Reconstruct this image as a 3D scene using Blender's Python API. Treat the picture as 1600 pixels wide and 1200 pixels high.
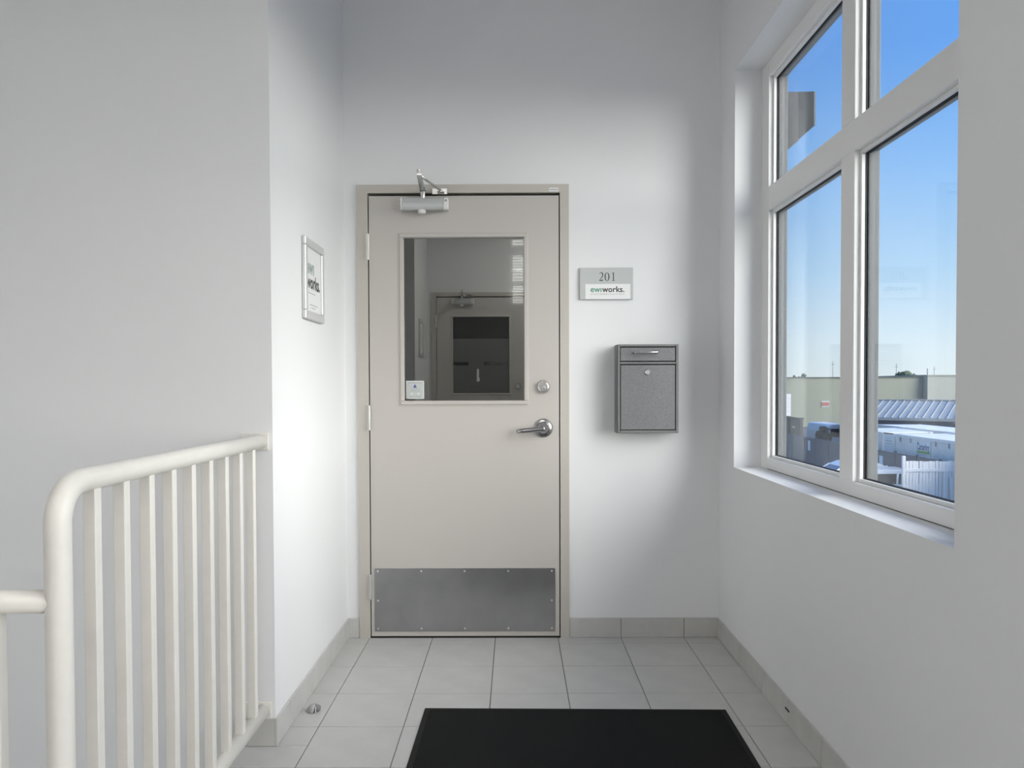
import bpy, bmesh, math, random
from mathutils import Vector, Matrix, Euler

for o in list(bpy.data.objects):
    bpy.data.objects.remove(o)
S = bpy.context.scene
COL = S.collection
random.seed(7)
PI = math.pi

# ------------------------------------------------------------------ camera
EYE = 1.2201
FPX = 1235.697
cam_d = bpy.data.cameras.new('camera')
cam = bpy.data.objects.new('camera', cam_d)
COL.objects.link(cam)
S.camera = cam
cam_d.sensor_fit = 'HORIZONTAL'
cam_d.sensor_width = 36.0
cam_d.lens = 36.0 * FPX / 1600.0
cam_d.shift_y = 31.7157 / 1600.0
cam_d.clip_start = 0.05
cam_d.clip_end = 2000


def camera_matrix(yaw, pit, rol):
    cy, sy_ = math.cos(yaw), math.sin(yaw)
    cp, sp = math.cos(pit), math.sin(pit)
    cr, sr = math.cos(rol), math.sin(rol)

    def to_cam(v):
        x, y, z = v
        x, y = cy * x - sy_ * y, sy_ * x + cy * y
        y, z = cp * y - sp * z, sp * y + cp * z
        x, z = cr * x - sr * z, sr * x + cr * z
        return Vector((x, z, -y))
    rows = [to_cam(v) for v in ((1, 0, 0), (0, 1, 0), (0, 0, 1))]
    return Matrix(rows).to_4x4()          # rows = world axes seen by the camera -> camera to world


cam.matrix_world = Matrix.Translation((0, 0, EYE)) @ camera_matrix(-0.0041, 0.0228, 0.0032)

# ------------------------------------------------------------------ sky, sun, exposure
S.view_settings.view_transform = 'Standard'
S.view_settings.look = 'None'
S.view_settings.exposure = 0.0
S.view_settings.gamma = 1.0
S.view_settings.use_curve_mapping = False
try:
    S.cycles.use_denoising = True
    S.cycles.max_bounces = 16
    S.cycles.diffuse_bounces = 10
    S.cycles.transparent_max_bounces = 24
    S.cycles.caustics_reflective = False
    S.cycles.caustics_refractive = False
except Exception:
    pass

W = bpy.data.worlds.new('sky')
S.world = W
W.use_nodes = True
nt = W.node_tree
nt.nodes.clear()
tc = nt.nodes.new('ShaderNodeTexCoord')
sep = nt.nodes.new('ShaderNodeSeparateXYZ')
nt.links.new(tc.outputs['Generated'], sep.inputs[0])
rmp = nt.nodes.new('ShaderNodeValToRGB')
nt.links.new(sep.outputs['Z'], rmp.inputs[0])
cr = rmp.color_ramp
sky_stops = [(0.0, (0.80, 0.88, 0.93)), (0.04, (0.74, 0.86, 0.955)), (0.13, (0.46, 0.69, 0.955)),
             (0.24, (0.255, 0.52, 0.955)), (0.36, (0.135, 0.385, 0.93)), (1.0, (0.08, 0.27, 0.75))]
while len(cr.elements) < len(sky_stops):
    cr.elements.new(0.5)
for e, (p, c) in zip(cr.elements, sky_stops):
    e.position = p
    e.color = (*c, 1)
bg = nt.nodes.new('ShaderNodeBackground')
nt.links.new(rmp.outputs[0], bg.inputs[0])
bg.inputs[1].default_value = 1.12
wo = nt.nodes.new('ShaderNodeOutputWorld')
nt.links.new(bg.outputs[0], wo.inputs[0])

SUN_DIR = Vector((-0.88, 0.42, -0.19)).normalized()      # the way the daylight travels
sun_d = bpy.data.lights.new('sun', 'SUN')
sun_d.energy = 12.0
sun_d.angle = math.radians(80)
sun_d.color = (1.0, 0.95, 0.885)
sun = bpy.data.objects.new('sun', sun_d)
sun.rotation_euler = SUN_DIR.to_track_quat('-Z', 'Y').to_euler()
sun.location = (12, -8, 9)
COL.objects.link(sun)
FILL_EMIT = 8.2  # glow of the fill panels added over the landing
CORRIDOR_FILL_EMIT = 8.3


# ------------------------------------------------------------------ materials
def mat(name, col, rough=0.6, metal=0.0, noise=None, bump=None, spec=0.5, coat=0.0, emit=None):
    """noise=(scale, amount[, stretch]) mottles the colour, bump=(scale, strength[, stretch]) adds fine relief."""
    m = bpy.data.materials.new(name)
    m.use_nodes = True
    n = m.node_tree
    b = n.nodes['Principled BSDF']
    b.inputs['Base Color'].default_value = (*col, 1)
    b.inputs['Roughness'].default_value = rough
    b.inputs['Metallic'].default_value = metal
    if 'Specular IOR Level' in b.inputs:
        b.inputs['Specular IOR Level'].default_value = spec
    if coat:
        b.inputs['Coat Weight'].default_value = coat
    if emit:
        b.inputs['Emission Color'].default_value = (*emit[0], 1)
        b.inputs['Emission Strength'].default_value = emit[1]
    t = n.nodes.new('ShaderNodeTexCoord')

    def tex(scale, stretch):
        mp = n.nodes.new('ShaderNodeMapping')
        mp.inputs['Scale'].default_value = stretch
        n.links.new(t.outputs['Object'], mp.inputs[0])
        x = n.nodes.new('ShaderNodeTexNoise')
        x.inputs['Scale'].default_value = scale
        x.inputs['Detail'].default_value = 4
        n.links.new(mp.outputs[0], x.inputs['Vector'])
        return x
    if noise:
        x = tex(noise[0], noise[2] if len(noise) > 2 else (1, 1, 1))
        r = n.nodes.new('ShaderNodeMapRange')
        r.inputs['From Min'].default_value = 0.3
        r.inputs['From Max'].default_value = 0.7
        r.inputs['To Min'].default_value = 1 - noise[1]
        r.inputs['To Max'].default_value = 1 + noise[1]
        n.links.new(x.outputs[0], r.inputs[0])
        mx = n.nodes.new('ShaderNodeVectorMath')
        mx.operation = 'SCALE'
        mx.inputs[0].default_value = col
        n.links.new(r.outputs[0], mx.inputs['Scale'])
        n.links.new(mx.outputs[0], b.inputs['Base Color'])
    if bump:
        x = tex(bump[0], bump[2] if len(bump) > 2 else (1, 1, 1))
        bp = n.nodes.new('ShaderNodeBump')
        bp.inputs['Strength'].default_value = bump[1]
        bp.inputs['Distance'].default_value = 0.002
        n.links.new(x.outputs[0], bp.inputs['Height'])
        n.links.new(bp.outputs[0], b.inputs['Normal'])
    return m


def glass_mat(name, tint, ior=1.45):
    m = bpy.data.materials.new(name)
    m.use_nodes = True
    n = m.node_tree
    n.nodes.clear()
    out = n.nodes.new('ShaderNodeOutputMaterial')
    mix = n.nodes.new('ShaderNodeMixShader')
    # Schlick reflectance from the angle to either face, so a thin pane never reflects totally from inside
    geo = n.nodes.new('ShaderNodeNewGeometry')
    dot = n.nodes.new('ShaderNodeVectorMath')
    dot.operation = 'DOT_PRODUCT'
    n.links.new(geo.outputs['Incoming'], dot.inputs[0])
    n.links.new(geo.outputs['Normal'], dot.inputs[1])

    def mth(op, x, y):
        k = n.nodes.new('ShaderNodeMath')
        k.operation = op
        for i, v in enumerate((x, y)):
            if isinstance(v, (int, float)):
                k.inputs[i].default_value = v
            elif v is not None:
                n.links.new(v, k.inputs[i])
        return k.outputs[0]
    f0 = ((ior - 1) / (ior + 1)) ** 2
    c = mth('ABSOLUTE', dot.outputs['Value'], None)
    c5 = mth('POWER', mth('SUBTRACT', 1.0, c), 5.0)
    refl = mth('ADD', mth('MULTIPLY', c5, 1 - f0), f0)
    tr = n.nodes.new('ShaderNodeBsdfTransparent')
    tr.inputs[0].default_value = (*tint, 1)
    gl = n.nodes.new('ShaderNodeBsdfGlossy')
    gl.inputs['Roughness'].default_value = 0.0
    n.links.new(refl, mix.inputs[0])
    n.links.new(tr.outputs[0], mix.inputs[1])
    n.links.new(gl.outputs[0], mix.inputs[2])
    n.links.new(mix.outputs[0], out.inputs[0])
    return m


M = dict(
    wall=mat('wall_paint', (0.775, 0.778, 0.787), 0.7, noise=(1.3, 0.012), bump=(260, 0.06)),
    ceil=mat('ceiling_paint', (0.74, 0.74, 0.74), 0.8, bump=(120, 0.1)),
    grout=mat('grout', (0.22, 0.215, 0.205), 0.9),
    tile=mat('floor_tile_glaze', (0.50, 0.497, 0.488), 0.42, noise=(9, 0.05), bump=(60, 0.05)),
    base_tile=mat('baseboard_tile_glaze', (0.52, 0.515, 0.50), 0.5, noise=(14, 0.05), bump=(60, 0.05)),
    door=mat('door_paint', (0.52, 0.49, 0.46), 0.45, bump=(300, 0.04)),
    frame=mat('door_frame_paint', (0.51, 0.48, 0.435), 0.42, bump=(300, 0.04)),
    gap=mat('gap_shade_crack_black', (0.01, 0.01, 0.01), 0.9),
    rail=mat('rail_enamel', (0.76, 0.735, 0.69), 0.35, noise=(30, 0.02)),
    vinyl=mat('window_vinyl', (0.80, 0.80, 0.79), 0.4),
    cladding=mat('grey_cladding', (0.13, 0.135, 0.14), 0.55),
    gasket=mat('black_gasket', (0.015, 0.016, 0.018), 0.6),
    steel=mat('brushed_steel', (0.38, 0.38, 0.385), 0.30, 1.0, noise=(6, 0.08), bump=(40, 0.05, (1, 1, 30))),
    screw=mat('screw_steel', (0.75, 0.75, 0.74), 0.3, 1.0),
    chrome=mat('satin_chrome', (0.62, 0.615, 0.60), 0.24, 1.0),
    lever=mat('lever_metal', (0.40, 0.40, 0.405), 0.22, 1.0),
    alu=mat('closer_aluminium', (0.56, 0.58, 0.575), 0.45, 0.35),
    cap=mat('closer_cap', (0.78, 0.77, 0.75), 0.5),
    dark=mat('dark_metal', (0.03, 0.03, 0.03), 0.5),
    hinge_paint=mat('hinge_paint', (0.76, 0.74, 0.70), 0.4),
    hinge_metal=mat('hinge_metal', (0.60, 0.60, 0.58), 0.4, 0.6),
    mailbox=mat('mailbox_hammered', (0.185, 0.188, 0.195), 0.45, 0.25, noise=(230, 0.16), bump=(230, 0.35)),
    mailbox_frame=mat('mailbox_frame', (0.18, 0.184, 0.184), 0.45, 0.25, noise=(230, 0.1), bump=(230, 0.2)),
    mailbox_dark=mat('mailbox_backing_dark', (0.015, 0.015, 0.017), 0.8),
    sign_grey=mat('sign_grey_plastic', (0.50, 0.52, 0.515), 0.45),
    sign_white=mat('sign_white_insert', (0.80, 0.80, 0.80), 0.4),
    ink=mat('black_print', (0.035, 0.035, 0.04), 0.6),
    ink_green=mat('green_print', (0.10, 0.30, 0.215), 0.6),
    ink_grey=mat('grey_print', (0.35, 0.35, 0.36), 0.6),
    ink_sage=mat('sage_print', (0.30, 0.37, 0.35), 0.6),
    ink_blue=mat('blue_print', (0.10, 0.11, 0.33), 0.6),
    frame_silver=mat('snap_frame_silver', (0.66, 0.66, 0.66), 0.4, 0.25),
    paper=mat('paper', (0.78, 0.785, 0.785), 0.6),
    sticker=mat('sticker_grey', (0.50, 0.53, 0.52), 0.5),
    rubber=mat('mat_rubber', (0.010, 0.010, 0.010), 0.75, spec=0.25),
    pile=mat('mat_pile', (0.009, 0.0095, 0.0095), 0.95, bump=(400, 0.8), spec=0.2),
    stop_metal=mat('doorstop_metal', (0.42, 0.42, 0.42), 0.4, 0.5),
    stop_rubber=mat('doorstop_rubber', (0.20, 0.20, 0.20), 0.7),
    glass=glass_mat('window_glass', (0.965, 0.985, 0.98)),
    door_glass=glass_mat('door_glass', (0.95, 0.965, 0.955), 1.28),
    film=mat('frosted_film', (0.12, 0.12, 0.122), 0.35),
    night=mat('dark_glass', (0.012, 0.012, 0.013), 0.12),
    lamp=mat('fill_panel_glow', (0.9, 0.9, 0.9), 0.6, emit=((1, 0.965, 0.915), FILL_EMIT)),
    corridor_fill=mat('corridor_fill_glow', (0.9, 0.9, 0.9), 0.6, emit=((1, 0.97, 0.91), CORRIDOR_FILL_EMIT)),
    reflection_glow=mat('reflection_glow_block', (0.9, 0.9, 0.9), 0.5, emit=((1, 0.99, 0.95), 13)),
    white_metal=mat('white_metal', (0.8, 0.8, 0.8), 0.45),
    # outside
    concrete=mat('yard_concrete', (0.52, 0.51, 0.49), 0.9, noise=(0.6, 0.15), bump=(20, 0.3)),
    asphalt=mat('asphalt', (0.105, 0.115, 0.13), 0.9, noise=(0.4, 0.18), bump=(30, 0.3)),
    white_wood=mat('whitewashed_wood', (0.80, 0.775, 0.75), 0.8, noise=(5, 0.10, (6, 6, 0.6))),
    dark_fence=mat('dark_fence_panel', (0.085, 0.10, 0.125), 0.7, noise=(1.5, 0.12, (1, 1, 0.4))),
    container=mat('container_paint', (0.80, 0.775, 0.735), 0.55, noise=(1.2, 0.06)),
    container_roof=mat('container_roof', (0.74, 0.75, 0.76), 0.6, noise=(1.2, 0.05)),
    logo_blue=mat('logo_blue', (0.06, 0.12, 0.28), 0.6),
    logo_green=mat('logo_green', (0.22, 0.42, 0.10), 0.6),
    logo_pale=mat('logo_pale', (0.74, 0.78, 0.79), 0.6),
    metal_roof=mat('metal_roof', (0.44, 0.445, 0.44), 0.45, 0.2, noise=(1.2, 0.05)),
    shed_wall=mat('shed_wall', (0.17, 0.20, 0.26), 0.7, noise=(2, 0.1)),
    warehouse=mat('warehouse_stucco', (0.33, 0.335, 0.265), 0.9, noise=(0.35, 0.05, (1, 1, 0.15))),
    warehouse_pale=mat('warehouse_stucco_pale', (0.40, 0.405, 0.355), 0.9, noise=(0.35, 0.04, (1, 1, 0.15))),
    cap_dark=mat('parapet_cap', (0.12, 0.13, 0.12), 0.7),
    red=mat('sign_red', (0.42, 0.14, 0.12), 0.6),
    dumpster=mat('dumpster_paint', (0.06, 0.075, 0.08), 0.6, noise=(1.5, 0.2)),
    car_white=mat('car_paint_white', (0.78, 0.79, 0.81), 0.2, coat=0.5),
    car_blue=mat('van_paint_pale_blue', (0.74, 0.735, 0.76), 0.35),
    car_glass=mat('car_glass', (0.035, 0.04, 0.05), 0.1, spec=0.05),
    windshield=mat('car_windshield', (0.17, 0.22, 0.33), 0.1, spec=0.1),
    tyre=mat('tyre', (0.02, 0.02, 0.02), 0.8),
    hub=mat('wheel_hub', (0.4, 0.4, 0.42), 0.4, 0.8),
    leaf=mat('tree_leaves', (0.07, 0.10, 0.06), 0.8, noise=(1.5, 0.35)),
    leaf_pale=mat('tree_leaves_pale', (0.20, 0.22, 0.17), 0.8, noise=(1.5, 0.3)),
    leaf_dark=mat('bush_leaves', (0.03, 0.045, 0.05), 0.8, noise=(2.5, 0.35)),
    bark=mat('bark', (0.12, 0.10, 0.08), 0.9),
    pole=mat('pole_grey', (0.30, 0.31, 0.33), 0.7),
    ext_wall=mat('outside_wall_stucco', (0.20, 0.20, 0.20), 0.9, bump=(80, 0.3)),
    ext_light=mat('outside_housing_grey', (0.42, 0.42, 0.41), 0.6),
    ext_dark=mat('outside_housing_dark_grey', (0.13, 0.15, 0.165), 0.6),
)


# ------------------------------------------------------------------ geometry helpers
class MB:
    """collects shapes in world coordinates; build() links them as ONE mesh object under a parent."""

    def __init__(s):
        s.bm = bmesh.new()

    def box(s, x0, x1, y0, y1, z0, z1, bev=0.0, seg=1):
        t = bmesh.new()
        v = [t.verts.new((x, y, z)) for x in (x0, x1) for y in (y0, y1) for z in (z0, z1)]
        for f in ((0, 1, 3, 2), (4, 6, 7, 5), (0, 4, 5, 1), (2, 3, 7, 6), (0, 2, 6, 4), (1, 5, 7, 3)):
            t.faces.new([v[i] for i in f])
        if bev:
            bmesh.ops.bevel(t, geom=t.edges[:], offset=bev, segments=seg, affect='EDGES', profile=0.5)
        s._merge(t)
        return s

    def _merge(s, t, mtx=None):
        if mtx is not None:
            bmesh.ops.transform(t, matrix=mtx, verts=t.verts)
        bmesh.ops.recalc_face_normals(t, faces=t.faces)
        me = bpy.data.meshes.new('tmp')
        t.to_mesh(me)
        t.free()
        s.bm.from_mesh(me)
        bpy.data.meshes.remove(me)

    def tube(s, pts, r, n=16, caps=True):
        """a round bar along a polyline; r a number or one per point"""
        pts = [Vector(p) for p in pts]
        rs = r if isinstance(r, (list, tuple)) else [r] * len(pts)
        t = bmesh.new()
        rings = []
        up = None
        for i, p in enumerate(pts):
            d = (pts[min(i + 1, len(pts) - 1)] - pts[max(i - 1, 0)]).normalized()
            if up is None:
                up = Vector((0, 0, 1)) if abs(d.z) < 0.9 else Vector((0, 1, 0))
            a = d.cross(up)
            if a.length < 1e-5:
                up = Vector((1, 0, 0))
                a = d.cross(up)
            a.normalize()
            b = a.cross(d).normalized()
            up = b
            rings.append([t.verts.new(p + (a * math.cos(k * 2 * PI / n) + b * math.sin(k * 2 * PI / n)) * rs[i]) for k in range(n)])
        for q, w in zip(rings, rings[1:]):
            for k in range(n):
                t.faces.new((q[k], q[(k + 1) % n], w[(k + 1) % n], w[k]))
        if caps:
            t.faces.new(rings[0])
            t.faces.new(rings[-1])
        for f in t.faces:
            f.smooth = len(f.verts) == 4
        s._merge(t)
        return s

    def lathe(s, prof, c, axis, n=32):
        """prof: (radius, height) pairs turned about axis through c"""
        t = bmesh.new()
        rings = []
        for r, h in prof:
            if r < 1e-6:
                rings.append([t.verts.new((0, 0, h))])
            else:
                rings.append([t.verts.new((r * math.cos(k * 2 * PI / n), r * math.sin(k * 2 * PI / n), h)) for k in range(n)])
        for q, w in zip(rings, rings[1:]):
            for k in range(n):
                a = [q[k % len(q)], q[(k + 1) % n % len(q)], w[(k + 1) % n % len(w)], w[k % len(w)]]
                u = []
                for x in a:
                    if x not in u:
                        u.append(x)
                if len(u) > 2:
                    t.faces.new(u)
        if len(rings[0]) > 1:
            t.faces.new(rings[0])
        if len(rings[-1]) > 1:
            t.faces.new(rings[-1])
        for f in t.faces:
            f.smooth = False
        q = Vector((0, 0, 1)).rotation_difference(Vector(axis))
        s._merge(t, Matrix.Translation(c) @ q.to_matrix().to_4x4())
        return s

    def prism(s, poly, axis, a, b, bev=0.0):
        """poly of 2D points extruded along axis from a to b. axis x: (y,z), y: (x,z), z: (x,y)"""
        def p3(u, v, w):
            return {'x': (w, u, v), 'y': (u, w, v), 'z': (u, v, w)}[axis]
        t = bmesh.new()
        v0 = [t.verts.new(p3(u, v, a)) for u, v in poly]
        v1 = [t.verts.new(p3(u, v, b)) for u, v in poly]
        t.faces.new(v0)
        t.faces.new(v1)
        n = len(poly)
        for i in range(n):
            t.faces.new((v0[i], v0[(i + 1) % n], v1[(i + 1) % n], v1[i]))
        bmesh.ops.recalc_face_normals(t, faces=t.faces)
        if bev:
            bmesh.ops.bevel(t, geom=t.edges[:], offset=bev, segments=1, affect='EDGES')
        s._merge(t)
        return s

    def ring(s, axis, u0, u1, v0, v1, wd, a, b, bev=0.0):
        """a rectangular frame of member width wd; axis is its thickness direction"""
        for q in ((u0, u1, v1 - wd, v1), (u0, u1, v0, v0 + wd), (u0, u0 + wd, v0 + wd, v1 - wd), (u1 - wd, u1, v0 + wd, v1 - wd)):
            if axis == 'y':
                s.box(q[0], q[1], a, b, q[2], q[3], bev)
            else:
                s.box(a, b, q[0], q[1], q[2], q[3], bev)
        return s

    def quad(s, *p):
        t = bmesh.new()
        t.faces.new([t.verts.new(x) for x in p])
        s._merge(t)
        return s

    def blob(s, c, r, sub=2, jit=0.25, seed=0, squash=(1, 1, 1)):
        rnd = random.Random(seed)
        t = bmesh.new()
        bmesh.ops.create_icosphere(t, subdivisions=sub, radius=1)
        for v in t.verts:
            k = 1 + rnd.uniform(-jit, jit)
            v.co = Vector((v.co.x * r * k * squash[0], v.co.y * r * k * squash[1], v.co.z * r * k * squash[2])) + Vector(c)
        s._merge(t)
        return s

    def build(s, name, m, parent=None, origin=None):
        o0 = world_of(parent) if parent is not None else Vector(origin or (0, 0, 0))
        for v in s.bm.verts:
            v.co -= o0
        me = bpy.data.meshes.new(name)
        s.bm.to_mesh(me)
        s.bm.free()
        me.materials.append(M[m] if isinstance(m, str) else m)
        o = bpy.data.objects.new(name, me)
        COL.objects.link(o)
        if parent is not None:
            o.parent = parent
        else:
            o.location = o0
        return o


def world_of(o):
    p = Vector((0, 0, 0))
    while o is not None:
        p = p + o.location
        o = o.parent
    return p


def place(name, me, loc, parent=None, rot=None):
    """one more object on a shared mesh; loc is a world position"""
    o = bpy.data.objects.new(name, me)
    COL.objects.link(o)
    o.location = Vector(loc) - (world_of(parent) if parent is not None else Vector((0, 0, 0)))
    if rot:
        o.rotation_euler = rot
    o.parent = parent
    return o


def thing(name, label, cat, loc, group=None):
    o = bpy.data.objects.new(name, None)
    o.empty_display_size = 0.1
    COL.objects.link(o)
    o.location = loc
    o['label'] = label
    o['category'] = cat
    if group:
        o['group'] = group
    return o


def struct(o):
    o['kind'] = 'structure'
    return o


def struct_empty(name, loc=(0, 0, 0)):
    o = bpy.data.objects.new(name, None)
    COL.objects.link(o)
    o.location = loc
    return struct(o)


def text_bm(body, height_ref, width, bold=0.0):
    """letters in the XY plane as a flat mesh: scaled to `width`, baseline at y=0, left edge at x=0; returns list of polys"""
    cu = bpy.data.curves.new('t', 'FONT')
    cu.body = body
    cu.size = 1.0
    cu.offset = bold
    cu.resolution_u = 3
    o = bpy.data.objects.new('t', cu)
    COL.objects.link(o)
    dg = bpy.context.evaluated_depsgraph_get()
    me = bpy.data.meshes.new_from_object(o.evaluated_get(dg))
    bpy.data.objects.remove(o)
    bpy.data.curves.remove(cu)
    xs = [v.co.x for v in me.vertices]
    x0, x1 = min(xs), max(xs)
    kx = width / (x1 - x0)
    ky = kx if not height_ref else height_ref
    vs = [((v.co.x - x0) * kx, v.co.y * ky) for v in me.vertices]
    fs = [tuple(p.vertices) for p in me.polygons]
    bpy.data.meshes.remove(me)
    return vs, fs


def flat_print(name, m, parent, vs, fs, fn):
    """2D print put on a surface: fn maps (u, v) to a world point"""
    o0 = world_of(parent)
    me = bpy.data.meshes.new(name)
    me.from_pydata([tuple(Vector(fn(u, v)) - o0) for u, v in vs], [], fs)
    me.materials.append(M[m])
    o = bpy.data.objects.new(name, me)
    COL.objects.link(o)
    o.parent = parent
    return o


def stroke(path, widths):
    """a ribbon along a 2D path with a width per point -> verts, faces"""
    vs, fs = [], []
    n = len(path)
    for i, (x, y) in enumerate(path):
        a, b = path[max(i - 1, 0)], path[min(i + 1, n - 1)]
        dx, dy = b[0] - a[0], b[1] - a[1]
        l = math.hypot(dx, dy) or 1
        w = widths[i] / 2
        vs += [(x - dy / l * w, y + dx / l * w), (x + dy / l * w, y - dx / l * w)]
    for i in range(n - 1):
        fs.append((2 * i, 2 * i + 1, 2 * i + 3, 2 * i + 2))
    return vs, fs


def join2d(*parts):
    vs, fs = [], []
    for v, f in parts:
        k = len(vs)
        vs += v
        fs += [tuple(i + k for i in q) for q in f]
    return vs, fs


def rect2d(x0, x1, y0, y1):
    return [(x0, y0), (x1, y0), (x1, y1), (x0, y1)], [(0, 1, 2, 3)]


# ------------------------------------------------------------------ room dimensions (metres)
D = 3.819           # the wall with the door
RX = 0.983          # window wall
LX = -0.819         # short wall on the left of the door
LY = 2.662          # its free end; the stairwell wall runs from here to the left
CZ = 3.30           # ceiling
RY = -3.0           # wall behind the camera
WX = -3.6           # far side of the stairwell
T = 0.3048
FX0, FY0 = -0.7099, 3.7259     # a floor joint crossing
WIN_UNSEEN = (0.05, 1.45, 0.853, 2.625)
WIN = (1.770, 3.556, 0.853, 2.625)      # window opening y0 y1 z0 z1
WT = 0.2055                                # thickness of the window wall

# ------------------------------------------------------------------ shell
# door wall with its doorway
FO = (-0.758, 0.2595, 2.187)             # outside of the door frame
dx0, dx1, dz1 = FO[0] + 0.03, FO[1] - 0.03, FO[2] - 0.03
struct(MB().prism([(LX - 0.14, -0.2), (dx0, -0.2), (dx0, dz1), (dx1, dz1), (dx1, -0.2), (RX + 0.001, -0.2), (RX + 0.001, CZ), (LX - 0.14, CZ)],
                  'y', D, D + 0.14).build('wall_back', 'wall'))
struct(MB().box(LX - 0.14, LX, LY, D + 0.001, -3, CZ).build('wall_left', 'wall'))
struct(MB().box(WX, LX - 0.14, LY, LY + 0.14, -3, CZ).build('wall_stairwell', 'wall'))
struct(MB().box(WX - 0.14, WX, RY, LY + 0.14, -3, CZ).build('wall_side', 'wall'))
struct(MB().box(WX - 0.14, RX + WT, RY - 0.14, RY, -3, CZ).build('wall_rear', 'wall'))


def window_wall(y0, y1, wins, z0, z1, x0=RX, x1=RX + WT - 0.012):
    mb = MB()
    y = y0
    for (a, b, c, d) in wins:
        mb.box(x0, x1, y, a, z0, z1)
        mb.box(x0, x1, a, b, z0, c)
        mb.box(x0, x1, a, b, d, z1)
        y = b
    mb.box(x0, x1, y, y1, z0, z1)
    return mb


struct(window_wall(RY, 8.5, [WIN_UNSEEN, WIN], -3.5, CZ + 0.4).build('wall_right', 'wall'))
struct(window_wall(RY, 8.5, [WIN_UNSEEN, WIN], -3.5, CZ + 0.4, RX + WT - 0.012, RX + WT).build('wall_right_outside', 'ext_wall'))
struct(MB().box(WX - 0.14, RX + WT, RY - 0.14, LY + 0.14, CZ, CZ + 0.15).box(LX - 0.14, RX + WT, LY + 0.14, D + 0.2, CZ, CZ + 0.15).build('ceiling', 'ceil'))

# floor: grout bed with a tile for every tile
floor = struct(MB().box(-0.95, RX, RY, D, -0.25, -0.004).box(dx0, dx1, D, D + 0.14, -0.25, -0.004).build('floor', 'grout'))
struct(MB().box(WX, -0.95, RY, LY, -1.95, -1.75).build('floor_lower', 'tile'))
G = 0.0032
tile_cache = {}


def tile_mesh(name, w, d, h, m, ch):
    k = (name, round(w, 3), round(d, 3), round(h, 3))
    if k not in tile_cache:
        bm = bmesh.new()
        lo = [bm.verts.new((x, y, 0)) for x, y in ((0, 0), (w, 0), (w, d), (0, d))]
        mi = [bm.verts.new((x, y, h - ch)) for x, y in ((0, 0), (w, 0), (w, d), (0, d))]
        hi = [bm.verts.new((x, y, h)) for x, y in ((ch, ch), (w - ch, ch), (w - ch, d - ch), (ch, d - ch))]
        for a, b in ((lo, mi), (mi, hi)):
            for i in range(4):
                bm.faces.new((a[i], a[(i + 1) % 4], b[(i + 1) % 4], b[i]))
        bm.faces.new(hi)
        bmesh.ops.recalc_face_normals(bm, faces=bm.faces)
        me = bpy.data.meshes.new(name)
        bm.to_mesh(me)
        bm.free()
        me.materials.append(M[m])
        tile_cache[k] = me
    return tile_cache[k]


xs = [-0.95] + [FX0 + T * i for i in range(0, 6)] + [RX]
ys = [D] + [FY0 - T * j for j in range(0, 23)]
ys = [y for y in ys if y > RY] + [RY]
for i in range(len(xs) - 1):
    for j in range(len(ys) - 1):
        x0, x1, y0, y1 = xs[i], xs[i + 1], ys[j + 1], ys[j]
        cells = [(x0, x1, y0, y1)]
        if i == 0:                       # the first row is cut round the free end of the short wall
            cells = []
            if y1 > LY:
                cells.append((LX, x1, max(y0, LY), y1))
            if y0 < LY:
                cells.append((x0, x1, y0, min(y1, LY)))
        for (p, q, r, t) in cells:
            if q - p > 0.02 and t - r > 0.02:
                place('tile', tile_mesh('tile', q - p - G, t - r - G, 0.004, 'tile', 0.0008), (p + G / 2, r + G / 2, -0.004), floor)


# baseboards of cut tile: one piece per tile
def baseboard(name, run, axis, face, joints, sgn, h=0.0955):
    """run (a, b) along axis; the tiles stand on the face at `face`, thickness towards sgn"""
    a, b = run
    th = 0.0085
    mb = MB()
    f0, f1 = sorted((face, face + sgn * (th - 0.002)))
    if axis == 'x':
        mb.box(a + .002, b - .002, f0, f1, 0, h - 0.002)
    else:
        mb.box(f0, f1, a + .002, b - .002, 0, h - 0.002)
    root = struct(mb.build(name, 'grout'))
    cuts = sorted([a] + [q for q in joints if a + 0.012 < q < b - 0.012] + [b])
    for p, q in zip(cuts, cuts[1:]):
        p, q = (p if p == a else p + G / 2), (q if q == b else q - G / 2)
        f0, f1 = sorted((face + sgn * 0.0005, face + sgn * th))
        t = MB()
        if axis == 'x':
            t.box(p, q, f0, f1, 0.001, h, 0.001)
        else:
            t.box(f0, f1, p, q, 0.001, h, 0.001)
        t.build('tile', 'base_tile', root)
    return root


jx = [FX0 + T * i for i in range(-2, 8)]
jy = [FY0 - T * j for j in range(0, 24)]
baseboard('baseboard_back', (FO[1] + 0.001, RX), 'x', D, jx, -1)
baseboard('baseboard_back_short', (LX, FO[0] - 0.001), 'x', D, [], -1)
bb_r = baseboard('baseboard_right', (RY, D - 0.009), 'y', RX, jy, -1)
MB().box(RX - 0.0105, RX - 0.0075, 2.80, 2.84, 0.052, 0.058).build('crack', 'gap', bb_r)
baseboard('baseboard_left', (LY - 0.0085, D - 0.009), 'y', LX, jy, 1)
baseboard('baseboard_left_end', (-0.95, LX), 'x', LY, [], -1)


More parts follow.
